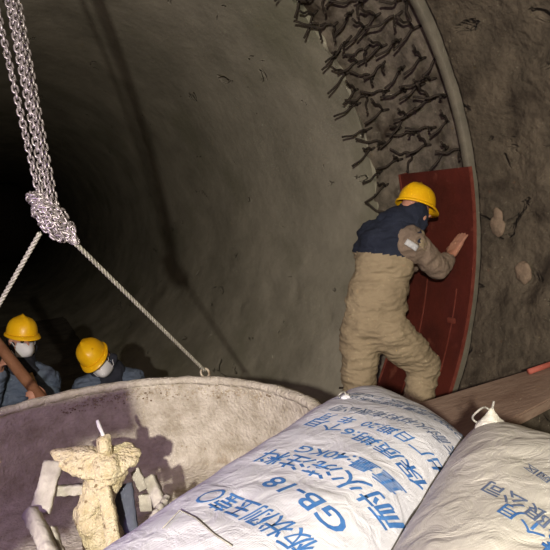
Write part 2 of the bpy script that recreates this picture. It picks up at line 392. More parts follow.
# two-bladed crusted outline, metres along Rt and Ft from the hub
def on_plate(px, py):
    d = at(px, py, 1.0) - CAM; q = CAM + d*((cc-CAM).dot(cz_)/d.dot(cz_)) - cc
    return (math.atan2(q.dot(Ft), q.dot(Rt)) % (2*PI), q.length)
POL = sorted(on_plate(*p) for p in ((50, 449), (56, 462), (64, 470), (76, 474), (90, 476), (106, 478), (120, 474), (130, 466), (138, 460), (142, 451), (135, 445), (128, 441), (120, 444), (112, 450), (104, 448), (94, 447), (80, 446), (64, 447)))
def caprad(th):
    th %= 2*PI
    for (a0, r0), (a1, r1) in zip(POL, POL[1:] + [(POL[0][0]+2*PI, POL[0][1])]):
        for sh in (0, 2*PI):
            if a0 <= th+sh <= a1: return (r0 + (r1-r0)*(th+sh-a0)/max(1e-6, a1-a0))*(1+.05*noise.noise(V((math.cos(th)*5, math.sin(th)*5, 3))))
    return POL[0][1]
profc = [(0, .030), (.25, .024), (.5, .014), (.75, .008), (.93, .003), (1.0, -.004), (.98, -.014), (.8, -.020), (.55, -.028), (.3, -.040), (0, -.046)]
rings = []
for (rf, z) in profc:
    if rf == 0: rings.append([bm.verts.new(cc+cz_*z)])
    else: rings.append([bm.verts.new(cc + (Rt*math.cos(2*PI*k/nseg) + Ft*math.sin(2*PI*k/nseg))*(caprad(2*PI*k/nseg)*rf) + cz_*z) for k in range(nseg)])
for A, B in zip(rings, rings[1:]):
    for k in range(nseg):
        q = []
        for v_ in (A[k % len(A)], A[(k+1) % len(A)], B[(k+1) % len(B)], B[k % len(B)]):
            if v_ not in q: q.append(v_)
        bm.faces.new(q)
bmesh.ops.recalc_face_normals(bm, faces=bm.faces)
bmesh.ops.subdivide_edges(bm, edges=bm.edges[:], cuts=1, use_grid_fill=True); roughen(bm, .006, 40, 5, 4)
obj('rotor_cap', bm, M_ROTOR, rot)
bm = bmesh.new(); lathe(bm, [(0, -.02), (.023, -.02), (.022, .012), (.021, .036), (.016, .042), (0, .043)], 24, at(105, 449, D)); roughen(bm, .004, 60, 1); obj('shaft_stub', bm, M_ROTOR, rot)
bm = bmesh.new(); tube(bm, [at(105, 440, D), at(102, 432, D), at(99, 426, D), at(97, 420, D)], [.0075, .006, .0065, .005], 8); roughen(bm, .002, 90, 3); obj('grease_rod', bm, M_MASK, rot)
def paddle(pts, wdt, thk, m_, name='paddle', nrm=None, seed=0):
    """flat bar along pts"""
    pts = [V(p) for p in pts]; bm = bmesh.new(); rings = []
    n = 10; P = []
    for i in range(n+1):
        t = i/n*(len(pts)-1); k = min(int(t), len(pts)-2); P.append(pts[k].lerp(pts[k+1], t-k))
    t = (P[-1]-P[0]).normalized(); nn = (nrm or -FWD); nn = (nn - t*nn.dot(t)).normalized(); s = t.cross(nn)
    for p in P:
        rings.append([bm.verts.new(p + s*(wdt/2*a) + nn*(thk/2*b)) for a, b in ((-1, -1), (-.5, -1.1), (0, -1.1), (.5, -1.1), (1, -1), (1, 1), (.5, 1.1), (0, 1.1), (-.5, 1.1), (-1, 1))])
    for A, B in zip(rings, rings[1:]):
        for k in range(10): bm.faces.new((A[k], A[(k+1) % 10], B[(k+1) % 10], B[k]))
    bm.faces.new(rings[0][::-1]); bm.faces.new(rings[-1]); bmesh.ops.recalc_face_normals(bm, faces=bm.faces)
    bmesh.ops.subdivide_edges(bm, edges=bm.edges[:], cuts=1, use_grid_fill=True)
    roughen(bm, .004, 45, seed, 3); return obj(name, bm, m_, rot)
paddle([at(54, 462, 1.78), at(40, 513, 1.70)], .055, .016, M_PADDLE, seed=1)
paddle([at(88, 489, 1.80), at(53, 491, 1.76)], .028, .024, M_PADDLE, 'paddle_arm', seed=2)
paddle([at(30, 512, 1.66), at(42, 535, 1.58), at(52, 560, 1.52)], .036, .03, M_PADDLE, 'paddle_arm', seed=3)
paddle([at(50, 530, 1.62), at(62, 562, 1.55)], .030, .02, M_PADDLE, seed=4)
paddle([at(104, 488, 1.74), at(110, 515, 1.72), at(116, 552, 1.66)], .036, .03, M_ROTOR, 'paddle_arm', seed=5)
paddle([at(119, 485, 1.86), at(126, 545, 1.80)], .085, .014, M_DKPAD, seed=6)
paddle([at(135, 470, 1.92), at(144, 490, 1.90)], .030, .016, M_PADDLE, seed=7)
paddle([at(140, 503, 1.86), at(152, 502, 1.86)], .05, .02, M_PADDLE, seed=8)
paddle([at(150, 478, 1.90), at(161, 505, 1.84)], .034, .03, M_PADDLE, 'paddle_arm', seed=9)
bm = bmesh.new(); P = [at(128, 553, 1.60), at(140, 535, 1.62), at(155, 514, 1.68), at(168, 497, 1.76)]; n = 30
PP = []
for i in range(n+1):
    t = i/n*3; k = min(int(t), 2); PP.append(P[k].lerp(P[k+1], t-k) + V((0, 0, .003*math.sin(i*2.2))))
tube(bm, PP, [.011+.0015*math.sin(i*1.7) for i in range(n+1)], 9); roughen(bm, .004, 60, 4); obj('scraper_bar', bm, M_PADDLE, rot)

# ------------------------------------------------------------------ chain hoist and slings
def link_mesh(bm, p, t, s, L, W, r):
    """one chain link centred on p, long along t, flat in the plane t,s"""
    pts = []
    for k in range(14):
        a = 2*PI*k/14; ca, sa = math.cos(a), math.sin(a)
        pts.append(p + t*((L/2-W/2)*(1 if ca > 0.01 else -1 if ca < -.01 else 0) + W/2*ca) + s*(W/2*sa))
    tube(bm, pts, r, 6, closed=True)
def chain(bm, path, pitch=.0195, L=.027, W=.017, r=.0034, rnd=0):
    path = [V(p) for p in path]; seg = [(path[i+1]-path[i]).length for i in range(len(path)-1)]; tot = sum(seg); n = int(tot/pitch)
    x, y, z = frame(path[1]-path[0], V((.3, 1, .2)))
    for i in range(n):
        d = i*pitch; k = 0
        while k < len(seg)-1 and d > seg[k]: d -= seg[k]; k += 1
        p = path[k].lerp(path[k+1], min(1, d/max(seg[k], 1e-6))); t = (path[k+1]-path[k]).normalized()
        x, y, _ = frame(t, V((.3, 1, .2))); tw = random.uniform(-rnd, rnd) + .6
        s = (x*math.cos(tw)+y*math.sin(tw)) if i % 2 else (-x*math.sin(tw)+y*math.cos(tw))
        link_mesh(bm, p, t, s, L, W, r)
random.seed(5)
CD = 1.76
hoist = thing('hoist_chain', 'bright steel hoist chain hanging down at left with a bundle wound at its end', 'chain', at(50, 215, CD))
for (x0, y0, x1, y1, dd) in ((-5, 0, 38, 190, 0), (8, 0, 46, 196, .012), (13, 0, 51, 202, -.012), (18, 0, 57, 214, .008)):
    a = at(x0, y0, CD+dd + .09); b = at(x1, y1, CD+dd); up_ = a + (a-b)*1.6
    bm = bmesh.new(); chain(bm, [b, a, up_], rnd=.25); obj('chain_strand', bm, M_CHAIN, hoist)
# the wound bundle: loops of chain around a slanting core
bm = bmesh.new(); A = at(37, 196, CD); B = at(67, 240, CD); ax_ = (B-A).normalized(); X_, Y_, _ = frame(ax_)
for (sc_, turns, sh) in ((1.0, 9, 0), (.72, 8, 1.1), (.4, 6, 2.0)):
    pts = []
    for i in range(turns*14+1):
        t = i/(turns*14); a = 2*PI*turns*t + sh; prof_ = math.sin(PI*(.10+.80*t))**.7
        rr = .034*sc_*prof_*(1+.18*math.sin(a*.37+sh))
        pts.append(A.lerp(B, t) + (X_*math.cos(a) + Y_*math.sin(a))*rr + ax_*(.020*math.sin(a+.6)))
    chain(bm, pts, pitch=.0165, L=.022, W=.015, r=.0034, rnd=.8)
for k in range(7):
    s0 = random.uniform(-.016, .016); q = random.uniform(-.02, .02)
    chain(bm, [A.lerp(B, u) + X_*(math.cos(k*.9)*.036*math.sin(PI*(.12+.76*u))) + Y_*(math.sin(k*.9)*.036*math.sin(PI*(.12+.76*u))) for u in np.linspace(0, 1, 9)], pitch=.0165, L=.022, W=.015, r=.0034, rnd=.8)
obj('chain_bundle', bm, M_CHAIN, hoist)
bm = bmesh.new()
for k in range(5):
    p0 = at(64+k*2.2, 226+k*1.0, CD-.01); chain(bm, [p0, p0.lerp(at(74, 244, CD), .6) + V((random.uniform(-.006, .006), 0, 0)), at(79, 246, CD)], pitch=.0165, L=.022, W=.014, r=.0034, rnd=.8)
obj('chain_tail', bm, M_CHAIN, hoist)
def rope(a, b, label, r=.0075, sag=.0):
    a = V(a); b = V(b); bm = bmesh.new(); t = (b-a).normalized(); x, y, _ = frame(t); n = int((b-a).length/.008)
    for ph in range(3):
        pts = [a.lerp(b, i/n) + (x*math.cos(i*.9+ph*2*PI/3) + y*math.sin(i*.9+ph*2*PI/3))*r*.55 - V((0, 0, sag*math.sin(PI*i/n))) for i in range(n+1)]
        tube(bm, pts, r*.55, 6)
    return tag(obj('sling_rope', bm, M_ROPE), label, 'rope', 'sling ropes of the mixing pan')
def rimp(a): a = math.radians(a); return PAN_C + V((math.cos(a)*.785, math.sin(a)*.785, .035))
rope(at(75, 243, CD), rimp(45), 'right-hand sling rope from the chain bundle down to the far rim of the pan')
rope(at(40, 233, CD), rimp(128), 'left-hand sling rope running from the chain bundle out past the left worker\'s helmet')
bm = bmesh.new(); tube(bm, [rimp(45)+V((math.cos(t)*.02, math.sin(t)*.0, math.sin(t)*.02)) for t in np.linspace(0, 2*PI, 13)[:-1]], .004, 6, closed=True); bm.free()

# ------------------------------------------------------------------ people
def head_frame(fwd, up):
    f = V(fwd).normalized(); u = V(up); u = (u - f*u.dot(f)).normalized(); return f.cross(u).normalized(), f, u     # right, forward, up
def add_head(bm, c, R_, F_, U_):
    ax = (R_, F_, U_)
    sphere(bm, c + U_*.035 - F_*.012, (.075, .094, .088), ax); sphere(bm, c - U_*.035 + F_*.018, (.060, .072, .080), ax)
    sphere(bm, c - U_*.075 + F_*.045, (.040, .040, .032), ax)                  # chin
    cap(bm, c + F_*.088 + U_*.012, c + F_*.108 - U_*.022, .010, .014)         # nose
    for s in (-1, 1):
        sphere(bm, c + R_*(s*.078) - F_*.012 - U_*.005, (.010, .020, .032), ax)
        sphere(bm, c + R_*(s*.032) + F_*.078 + U_*.030, (.026, .014, .010), ax)   # brow
    cap(bm, c + F_*.083 - U_*.048 - R_*.02, c + F_*.083 - U_*.048 + R_*.02, .010)  # lips
def add_hand(bm, wrist, dirn, palm_n, thumb_side, curl=.5, L=.175):
    """palm with five bent fingers; palm_n points out of the palm"""
    d = V(dirn).normalized(); n = V(palm_n); n = (n - d*n.dot(d)).normalized(); s = d.cross(n).normalized()*thumb_side
    k = L/.18
    for i, o in enumerate((.030, .010, -.010, -.029)):
        base = wrist + d*(.085*k - abs(o)*.12) + s*(o*k)
        chaincap(bm, [wrist + d*.01 + s*(o*.6*k), base], [.017*k, .0125*k])
        Ls = (.040, .046, .042, .032)[i]*k; a = curl*.6; p = base; dd = d
        for j in range(3):
            dd = (d*math.cos(a) + n*math.sin(a)).normalized(); q = p + dd*(Ls*(1, .65, .5)[j]); cap(bm, p, q, (.0095-.0008*j)*k, (.0088-.0008*j)*k); p = q; a += curl*.55
    t0 = wrist + d*(.03*k) + s*(.024*k); t1 = t0 + (d*.6 + s*.75 + n*.25).normalized()*(.042*k); t2 = t1 + (d*.85 + s*.3 + n*.4).normalized()*(.034*k)
    chaincap(bm, [wrist+d*.015, t0, t1, t2], [.016*k, .014*k, .0105*k, .009*k])
def add_helmet(root, c, R_, F_, U_, label=None, tilt=0.0):
    bm = bmesh.new(); base = c + U_*.052 - F_*.008; n = 56
    rings = []
    for (rf, z) in [(1.0, -.012), (1.0, 0), (.995, .02), (.97, .045), (.91, .073), (.80, .099), (.62, .120), (.40, .133), (.18, .139), (0, .140)]:
        if rf == 0: rings.append([bm.verts.new(base+U_*z)]); continue
        rr = []
        for k in range(n):
            a = 2*PI*k/n; x = math.sin(a)*.100*rf; y = math.cos(a)*.120*rf; zz = z*.86
            ridge = .008*math.exp(-(x/.016)**2)*(1 if rf < .97 else .3)
            rr.append(bm.verts.new(base + R_*x + F_*y + U_*(zz+ridge)))
        rings.append(rr)
    for A, B in zip(rings, rings[1:]):
        for k in range(n):
            q = []
            for v_ in (A[k % len(A)], A[(k+1) % len(A)], B[(k+1) % len(B)], B[k % len(B)]):
                if v_ not in q: q.append(v_)
            bm.faces.new(q)
    h = obj('helmet', bm, M_HELM, root)
    sm = h.modifiers.new('t', 'SOLIDIFY'); sm.thickness = .004; sm.offset = 1
    bm = bmesh.new(); r2 = []                                    # brim, longer in front
    for (e, z) in ((-.004, .004), (.010, .000), (1, -.010), (1.0, -.016), (.008, -.012), (-.004, -.010)):
        rr = []
        for k in range(n):
            a = 2*PI*k/n; w_ = .012 + .030*max(0, math.cos(a))**2; ee = w_*e if e in (1, 1.0) else e
            rr.append(bm.verts.new(base + R_*(math.sin(a)*(.100+ee)) + F_*(math.cos(a)*(.120+ee)) + U_*(z - (.006*max(0, math.cos(a)) if e == 1 else 0))))
        r2.append(rr)
    for i in range(6):
        A = r2[i]; B = r2[(i+1) % 6]
        for k in range(n): bm.faces.new((A[k], A[(k+1) % n], B[(k+1) % n], B[k]))
    bmesh.ops.recalc_face_normals(bm, faces=bm.faces); obj('brim', bm, M_HELM, h)
    return h
def add_mask(root, c, R_, F_, U_):
    bm = bmesh.new(); n = 20; mm = 10; g = []
    for j in range(mm+1):
        for i in range(n+1):
            a = (i/n-.5)*2.1; z = (j/mm-.5)*.100
            rr = 1 + .52*(1-(2*j/mm-1)**2)*max(0, math.cos(a*1.25))**1.6
            g.append(bm.verts.new(c + R_*(math.sin(a)*.074*(1-.18*abs(2*j/mm-1)**2)) + F_*(.010+math.cos(a)*.080*rr) + U_*(z-.045)))
    for j in range(mm):
        for i in range(n): a = j*(n+1)+i; bm.faces.new((g[a], g[a+1], g[a+n+2], g[a+n+1]))
    o = obj('face_mask', bm, M_MASK, root); s = o.modifiers.new('t', 'SOLIDIFY'); s.thickness = .003
    bm = bmesh.new()
    for z in (-.02, -.075): tube(bm, [c + R_*(math.sin(a)*.084) + F_*(math.cos(a)*.088) + U_*(z if abs(a) < 1.2 else z+.02) for a in np.linspace(-1.75, 1.75, 15)], .0025, 5)
    obj('mask_strap', bm, M_MASK, o)
def add_eyes(root, c, R_, F_, U_):
    for s in (-1, 1):
        bm = bmesh.new(); sphere(bm, c + R_*(s*.032) + F_*.079 + U_*.012, (.013, .010, .008), (R_, F_, U_)); obj('eye', bm, M_HAIR, root)
def boots(root, ankle, toe):
    bm = bmesh.new(); a = V(ankle); t = V(toe); d = (t-a); d.z = 0; d.normalize()
    chaincap(bm, [a + V((0, 0, .10)), a, a + V((0, 0, -.05)) - d*.03], [.06, .056, .045]); chaincap(bm, [a + V((0, 0, -.05)), a + d*.10 + V((0, 0, -.055)), a + d*.17 + V((0, 0, -.06))], [.045, .045, .038])
    bm = remeshed(bm, .008, 4)
    zmin = a.z-.095
    for v_ in bm.verts: v_.co.z = max(v_.co.z, zmin)
    obj('boot', bm, M_BOOT, root)
def crease(bm, amp, sc, stretch=(1, 1, 1), seed=0):
    bm.normal_update()
    for v_ in bm.verts:
        q = V((v_.co.x*stretch[0], v_.co.y*stretch[1], v_.co.z*stretch[2]))*sc + V((seed, 0, 0))
        n = noise.ridged_multi_fractal(q, 1.0, 2.0, 3, 1.0, 2.0)
        v_.co += v_.normal*((n-1.2)*amp)

# --- worker at the formwork -------------------------------------------------
J = dict(pelvis=at(375, 322, 3.36), waist=at(379, 288, 3.35), chest=at(388, 248, 3.34), neck=at(399, 219, 3.36),
         shl=at(371, 236, 3.40), shr=at(413, 243, 3.27), elr=at(438, 269, 3.38), wrr=at(451, 255, 3.50), tip=at(461, 236, 3.56),
         ell=at(398, 276, 3.60), wrl=at(416, 262, 3.70), hipl=at(361, 332, 3.38), hipr=at(389, 332, 3.33),
         knl=at(358, 396, 3.42), anl=at(354, 474, 3.47), knr=at(424, 364, 3.44), anr=at(414, 428, 3.42))
hc = at(415, 214, 3.38)
stage = trestle('trestle_platform', 'low timber trestle platform under the khaki worker', 1.30, 2.85, .80, .72, .9, [(1.0, 2.5, .30), (.95, 3.2, .14), (1.5, 2.5, .64), (1.5, 3.2, .64)])
wk = thing('person', 'worker in khaki overalls and yellow helmet, seen from behind, pressing on the red panel', 'person', (J['pelvis'].x, J['pelvis'].y, .80))
Rh, Fh, Uh = head_frame(RIGHT*.75 + FWD*.65 + DOWN*.28, -DOWN + RIGHT*.12)
bm = bmesh.new(); add_head(bm, hc - Uh*.015, Rh, Fh, Uh)
chaincap(bm, [hc - Uh*.08 - Fh*.02, J['neck']], [.055, .062])
tr_ax = frame(J['neck']-J['pelvis'], FWD)
chaincap(bm, [J['pelvis'], J['waist'], J['chest'], J['neck']], [.12, .11, .12, .06])
chaincap(bm, [J['shl'], J['neck'], J['shr']], [.05, .05, .05])
for s in 'lr':
    chaincap(bm, [J['hip'+s], J['kn'+s], J['an'+s]], [.08, .055, .04]); chaincap(bm, [J['sh'+s], J['el'+s], J['wr'+s]], [.05, .038, .027])
hd = (J['tip']-J['wrr']).normalized()
add_hand(bm, J['wrr'], hd, (V((1, .2, 0))), 1, .15, .20)
add_hand(bm, J['wrl'], (V((.8, .1, .5))), V((.5, .8, 0)), -1, .4)
body = obj('body', remeshed(bm, .0065, 3), M_SKIN, wk)
# overalls
bm = bmesh.new()
Zt = (J['neck']-J['pelvis']).normalized(); Xt = (RIGHT - Zt*RIGHT.dot(Zt)).normalized(); Yt = Zt.cross(Xt); TA = (Xt, Yt, Zt)
sphere(bm, J['pelvis'], (.185, .15, .16), TA); sphere(bm, J['waist'].lerp(J['pelvis'], .4) - Xt*.005, (.185, .15, .17), TA)
sphere(bm, J['waist'], (.172, .14, .17), TA); sphere(bm, J['chest'].lerp(J['waist'], .4), (.172, .14, .17), TA); sphere(bm, J['chest'], (.172, .14, .14), TA); sphere(bm, J['chest'].lerp(J['neck'], .4), (.135, .11, .10), TA)
chaincap(bm, [J['shl'] , J['chest'].lerp(J['neck'], .6), J['shr']], [.088, .105, .085])
sphere(bm, at(371, 250, 3.40), (.105, .11, .12), TA)
chaincap(bm, [J['hipl'], J['knl'].lerp(J['hipl'], .4), J['knl'], J['anl']+V((0, 0, .05))], [.125, .108, .095, .088])
chaincap(bm, [J['hipr'], J['knr'].lerp(J['hipr'], .45), J['knr'], J['anr'].lerp(J['knr'], .5), J['anr']+V((0, 0, .06))], [.130, .115, .098, .088, .082])
cov = remeshed(bm, .009, 8); crease(cov, .013, 11, (.5, .5, 1.5), 3); crease(cov, .0032, 28, (.6, .6, 1.6), 8)
cov.normal_update(); yoke_n = (Zt*1.0 - Xt*.10).normalized(); y0 = J['chest'] - Zt*.045
cov.faces.ensure_lookup_table()
for f_ in cov.faces:
    c_ = f_.calc_center_median()
    if (c_ - y0).dot(yoke_n) > 0 and (c_-J['shr']).dot(Xt) < .02: f_.material_index = 1
obj('overalls', cov, [M_KHAKI, M_NAVY], wk)
bm = bmesh.new(); chaincap(bm, [J['shr'] - Xt*.025, J['shr'].lerp(J['elr'], .5), J['elr'], J['elr'].lerp(J['wrr'], .55), J['wrr'] - hd*.035], [.097, .076, .064, .053, .042])
sl = remeshed(bm, .008, 5); crease(sl, .010, 14, (1, 1, 1), 1); obj('sleeve', sl, M_SLEEVE, wk)
bm = bmesh.new(); chaincap(bm, [J['shl'] + FWD*.05, J['ell'], J['wrl']], [.066, .064, .046]); sl = remeshed(bm, .009, 5); crease(sl, .010, 14); obj('sleeve', sl, M_SLEEVE, wk)
# white reflective patch on the upper sleeve
pc = at(412, 245, 3.155); bm = bmesh.new(); pa = (RIGHT*.84+DOWN*.54).normalized(); pb = FWD*-1; pcx = pa.cross(pb)
g = []
for i in range(9):
    for j in range(5):
        u = (i/8-.5)*.075; v_ = (j/4-.5)*.034; g.append(bm.verts.new(pc + pa*u + pcx*v_ + FWD*(.9*u*u*6 + v_*v_*6)))
for i in range(8):
    for j in range(4): a = i*5+j; bm.faces.new((g[a], g[a+1], g[a+6], g[a+5]))
o = obj('reflective_patch', bm, M_REFL, wk); s_ = o.modifiers.new('t', 'SOLIDIFY'); s_.thickness = .006
# hood folded under the helmet
bm = bmesh.new(); chaincap(bm, [J['neck'] - Zt*.03, hc - Uh*.07 - Fh*.03], [.105, .088]); sphere(bm, hc - Uh*.005 - Fh*.022, (.093, .088, .085), (Rh, Fh, Uh)); sphere(bm, hc - Uh*.05 - Fh*.012, (.092, .095, .085), (Rh, Fh, Uh))
cap(bm, J['neck'] - Xt*.07 - Zt*.03, J['neck'] + Xt*.08 - Zt*.02, .06)
hd_ = remeshed(bm, .008, 5); crease(hd_, .006, 16); obj('hood', hd_, M_NAVY, wk)
add_helmet(wk, hc, Rh, Fh, Uh)
boots(wk, J['anl'], J['anl']+V((.3, .5, 0))); boots(wk, J['anr'], J['anr']+V((.8, .2, 0)))
add_eyes(wk, hc - Uh*.015, Rh, Fh, Uh)
bm = bmesh.new(); zb = J['anr'].z-.097; box(bm, (J['anr'].x-.07, J['anr'].y, (zb+.80)/2), .14, .24, zb-.80, bev=.006)
tag(obj('timber_block', bm, M_WOOD2, None, False), 'wooden block under the right boot of the khaki worker', 'block')

# --- two workers behind the pan ----------------------------------------------
def worker(label, J, hc, Fd, Ud, floorz, hand_dirs, liner=True, jm=M_JACKET, hoodr=1.0):
    root = thing('person', label, 'person', (J['pelvis'].x, J['pelvis'].y, floorz), 'workers behind the mixing pan')
    R_, F_, U_ = head_frame(Fd, Ud)
    bm = bmesh.new(); add_head(bm, hc, R_, F_, U_)
    chaincap(bm, [hc - U_*.08 - F_*.02, J['neck']], [.055, .062]); chaincap(bm, [J['pelvis'], J['chest'], J['neck']], [.12, .12, .06]); chaincap(bm, [J['shl'], J['neck'], J['shr']], [.05, .05, .05])
    for s in 'lr':
        chaincap(bm, [J['sh'+s], J['el'+s], J['wr'+s]], [.05, .038, .027]); chaincap(bm, [J['hip'+s], J['kn'+s], J['an'+s]], [.08, .055, .04])
        add_hand(bm, J['wr'+s], *hand_dirs[s])
    obj('body', remeshed(bm, .0065, 3), M_SKIN, root)
    Z = (J['neck']-J['pelvis']).normalized(); X = (J['shr']-J['shl']); X = (X - Z*X.dot(Z)).normalized(); Y = Z.cross(X); TA = (X, Y, Z)
    bm = bmesh.new(); sphere(bm, J['chest'], (.185, .135, .17), TA); sphere(bm, J['chest'].lerp(J['pelvis'], .5), (.185, .135, .2), TA); sphere(bm, J['pelvis'], (.185, .14, .18), TA)
    chaincap(bm, [J['shl'], J['neck']-Z*.05, J['shr']], [.085, .095, .085])
    for s in 'lr': chaincap(bm, [J['sh'+s], J['el'+s], J['wr'+s].lerp(J['el'+s], .15)], [.088, .070, .055])
    b = remeshed(bm, .009, 6); crease(b, .010, 10, (1, 1, 1), hc.x*9); crease(b, .004, 26); obj('jacket', b, jm, root)
    bm = bmesh.new()
    for s in 'lr': chaincap(bm, [J['hip'+s], J['kn'+s], J['an'+s]+V((0, 0, .04))], [.12, .09, .08])
    obj('trousers', remeshed(bm, .010, 6), M_NAVY, root)
    for s in 'lr': boots(root, J['an'+s], J['an'+s] - FWD)
    # hood round the back and sides of the head
    bm = bmesh.new(); sphere(bm, hc - F_*.035, (.090*hoodr, .080*hoodr, .110*hoodr), (R_, F_, U_)); chaincap(bm, [hc - U_*.10 - F_*.045, J['neck'] - Z*.02], [.085, .11])
    for s in (-1, 1): cap(bm, hc + R_*(s*.085) - U_*.06 - F_*.01, J['neck'] + X*(s*.06) + F_*.07 - Z*.05, .035, .04)
    b = remeshed(bm, .008, 5); crease(b, .005, 16); obj('hood', b, M_HOOD, root)
    if liner:
        bm = bmesh.new(); a = J['neck'] + F_*.155 - Z*.04; tube(bm, [a, a - Z*.10 + F_*.03 + R_*-.02, a - Z*.22 + F_*.04 + R_*-.045], [.012, .022, .02], 10); obj('collar_lining', bm, M_LINER, root)
    add_eyes(root, hc, R_, F_, U_); add_mask(root, hc, R_, F_, U_); add_helmet(root, hc, R_, F_, U_)
    return root
def std(hx, hy, d, px_sh, floorz):
    pass
FZ = 0.145
d1 = 4.1; hc1 = at(22, 341, d1)
J1 = dict(neck=at(21, 362, d1+.04), chest=at(21, 392, d1+.05), pelvis=at(22, 448, d1+.08), shl=at(-9, 377, d1+.03), shr=at(48, 379, d1+.08),
          ell=at(-12, 415, d1-.10), wrl=at(2, 400, d1-.33), elr=at(52, 418, d1-.05), wrr=at(46, 402, d1-.30))
for s, dx in (('l', -.10), ('r', .10)):
    J1['hip'+s] = J1['pelvis'] + RIGHT*dx - V((0, 0, .04)); J1['kn'+s] = V((J1['hip'+s].x, J1['hip'+s].y-.02, FZ+.50)); J1['an'+s] = V((J1['hip'+s].x, J1['hip'+s].y+.02, FZ+.097))
pole_a = at(-24, 318, 3.90); pole_b = at(44, 401, 3.62); pd = (pole_b-pole_a).normalized()
J1['wrr'] = at(47, 402, 3.70); J1['wrl'] = at(0, 368, 3.88)
worker('worker in blue jacket and white mask holding the wooden pole at far left', J1, hc1, RIGHT*.72 - FWD*.70 + DOWN*.12, -DOWN, FZ,
       {'l': ((pole_a.lerp(pole_b, .45)-J1['wrl']), RIGHT, 1, 1.1), 'r': (at(40, 396, 3.64)-J1['wrr'], -RIGHT, -1, 1.1)})
d2 = 4.15; hc2 = at(98, 360, d2)
J2 = dict(neck=at(112, 371, d2+.12), chest=at(110, 398, d2+.18), pelvis=at(104, 456, d2+.26), shl=at(84, 388, d2+.04), shr=at(134, 380, d2+.18),
          ell=at(78, 424, d2-.12), wrl=at(92, 432, d2-.32), elr=at(134, 420, d2-.02), wrr=at(118, 434, d2-.28))
for s, dx in (('l', -.10), ('r', .10)):
    J2['hip'+s] = J2['pelvis'] + RIGHT*dx - V((0, 0, .04)); J2['kn'+s] = V((J2['hip'+s].x, J2['hip'+s].y-.10, FZ+.48)); J2['an'+s] = V((J2['hip'+s].x, J2['hip'+s].y+.05, FZ+.097))
worker('stooping worker in dark jacket, yellow helmet tipped over his white mask, behind the pan', J2, hc2, RIGHT*.30 - FWD*.80 + DOWN*.42, -DOWN*.8 - RIGHT*.55 - FWD*.2, FZ,
       {'l': ((.2, -1, -.4), RIGHT, 1, .6), 'r': ((-.1, -1, -.4), -RIGHT, -1, .6)}, liner=False)
bm = bmesh.new(); tube(bm, [pole_a.lerp(pole_b, t) + V((0, 0, .004*math.sin(t*5))) for t in np.linspace(-.5, 1.22, 14)], [.036]*10+[.034]*4, 12)
roughen(bm, .003, 8, 2); tag(obj('wooden_pole', bm, M_WOOD2), 'thick brown wooden pole slanting down to the pan, gripped by the far-left worker', 'pole')

# ------------------------------------------------------------------ platform, sacks, ramp plank
trestle('scaffold_platform', 'timber scaffold platform under the white sacks', 0.62, 0.42, 1.815, .86, 1.02, [(.25, .0, .14), (.25, .85, .14), (.72, .0, .19), (.72, .85, .19)], 5)
def sack(name, label, quad, zb, H, m_, seed, sway=0.0):
    """quad: plan corners near-left, near-right, far-right, far-left"""
    A, B, C_, D_ = [V((q[0], q[1], 0)) for q in quad]; n, k = 110, 80; vs = []; fs = []
    zm = zb + H*.42
    def pt(u, v, top):
        U = u*2-1; W = v*2-1
        pu = max(0, 1-abs(U)**5)**.55; pv = max(0, 1-abs(W)**3.6)**.60
        p = A.lerp(B, u).lerp(D_.lerp(C_, u), v)
        c = (A+B+C_+D_)/4; p = c + (p-c)*(1 - .035*(1-U*U)*(abs(W)**4) *-1 - .03*abs(U*W)**3*0)
        prof = pu*pv
        if top:
            z = zm + (H-.42*H)*prof
            q = V((p.x, p.y, 0)); edge = 1-min(pu, pv)
            z += .006*noise.fractal(q*7+V((seed, 0, 0)), 1, 2, 3)*prof
            r1 = noise.ridged_multi_fractal(V((p.x*5+seed, p.y*5, 0)) + V((noise.noise(q*3), noise.noise(q*3+V((4, 0, 0))), 0))*.8, 1, 2, 3, 1, 2)
            z += (.0006+.005*edge)*(r1-1.0)*min(1, prof*3)
        else: z = zm - (.42*H)*min(1, prof*1.6)
        return (p.x, p.y, z)
    for top in (True, False):
        for j in range(k+1):
            for i in range(n+1): vs.append(pt(i/n, j/k, top))
    off = (n+1)*(k+1)
    for j in range(k):
        for i in range(n):
            a = j*(n+1)+i; fs.append((a, a+1, a+n+2, a+n+1)); b = a+off; fs.append((b, b+n+1, b+n+2, b+1))
    bm = bmesh.new(); bv = [bm.verts.new(v_) for v_ in vs]
    for f_ in fs: bm.faces.new([bv[i] for i in f_])
    bmesh.ops.remove_doubles(bm, verts=bm.verts, dist=.0004); bmesh.ops.recalc_face_normals(bm, faces=bm.faces)
    bvh = BVHTree.FromBMesh(bm)
    o = obj(name, bm, m_); tag(o, label, 'sack', 'sacks of refractory castable')
    return o, bvh
G1 = [(-.33, .38), (.62, .93), (.66, 1.40), (-.475, .785)]
s1, bv1 = sack('cement_sack', 'white woven sack with blue print slumped over the edge of the pan', G1, 1.815, .232, M_BAG, 2.0)
G2 = [(.05, -.04), (.66, .40), (.675, 1.01), (-.17, .44)]
s2, bv2 = sack('cement_sack', 'cream woven sack with a tied corner lying at the lower right, faint grey print', G2, 1.818, .255, M_BAG2, 9.0)

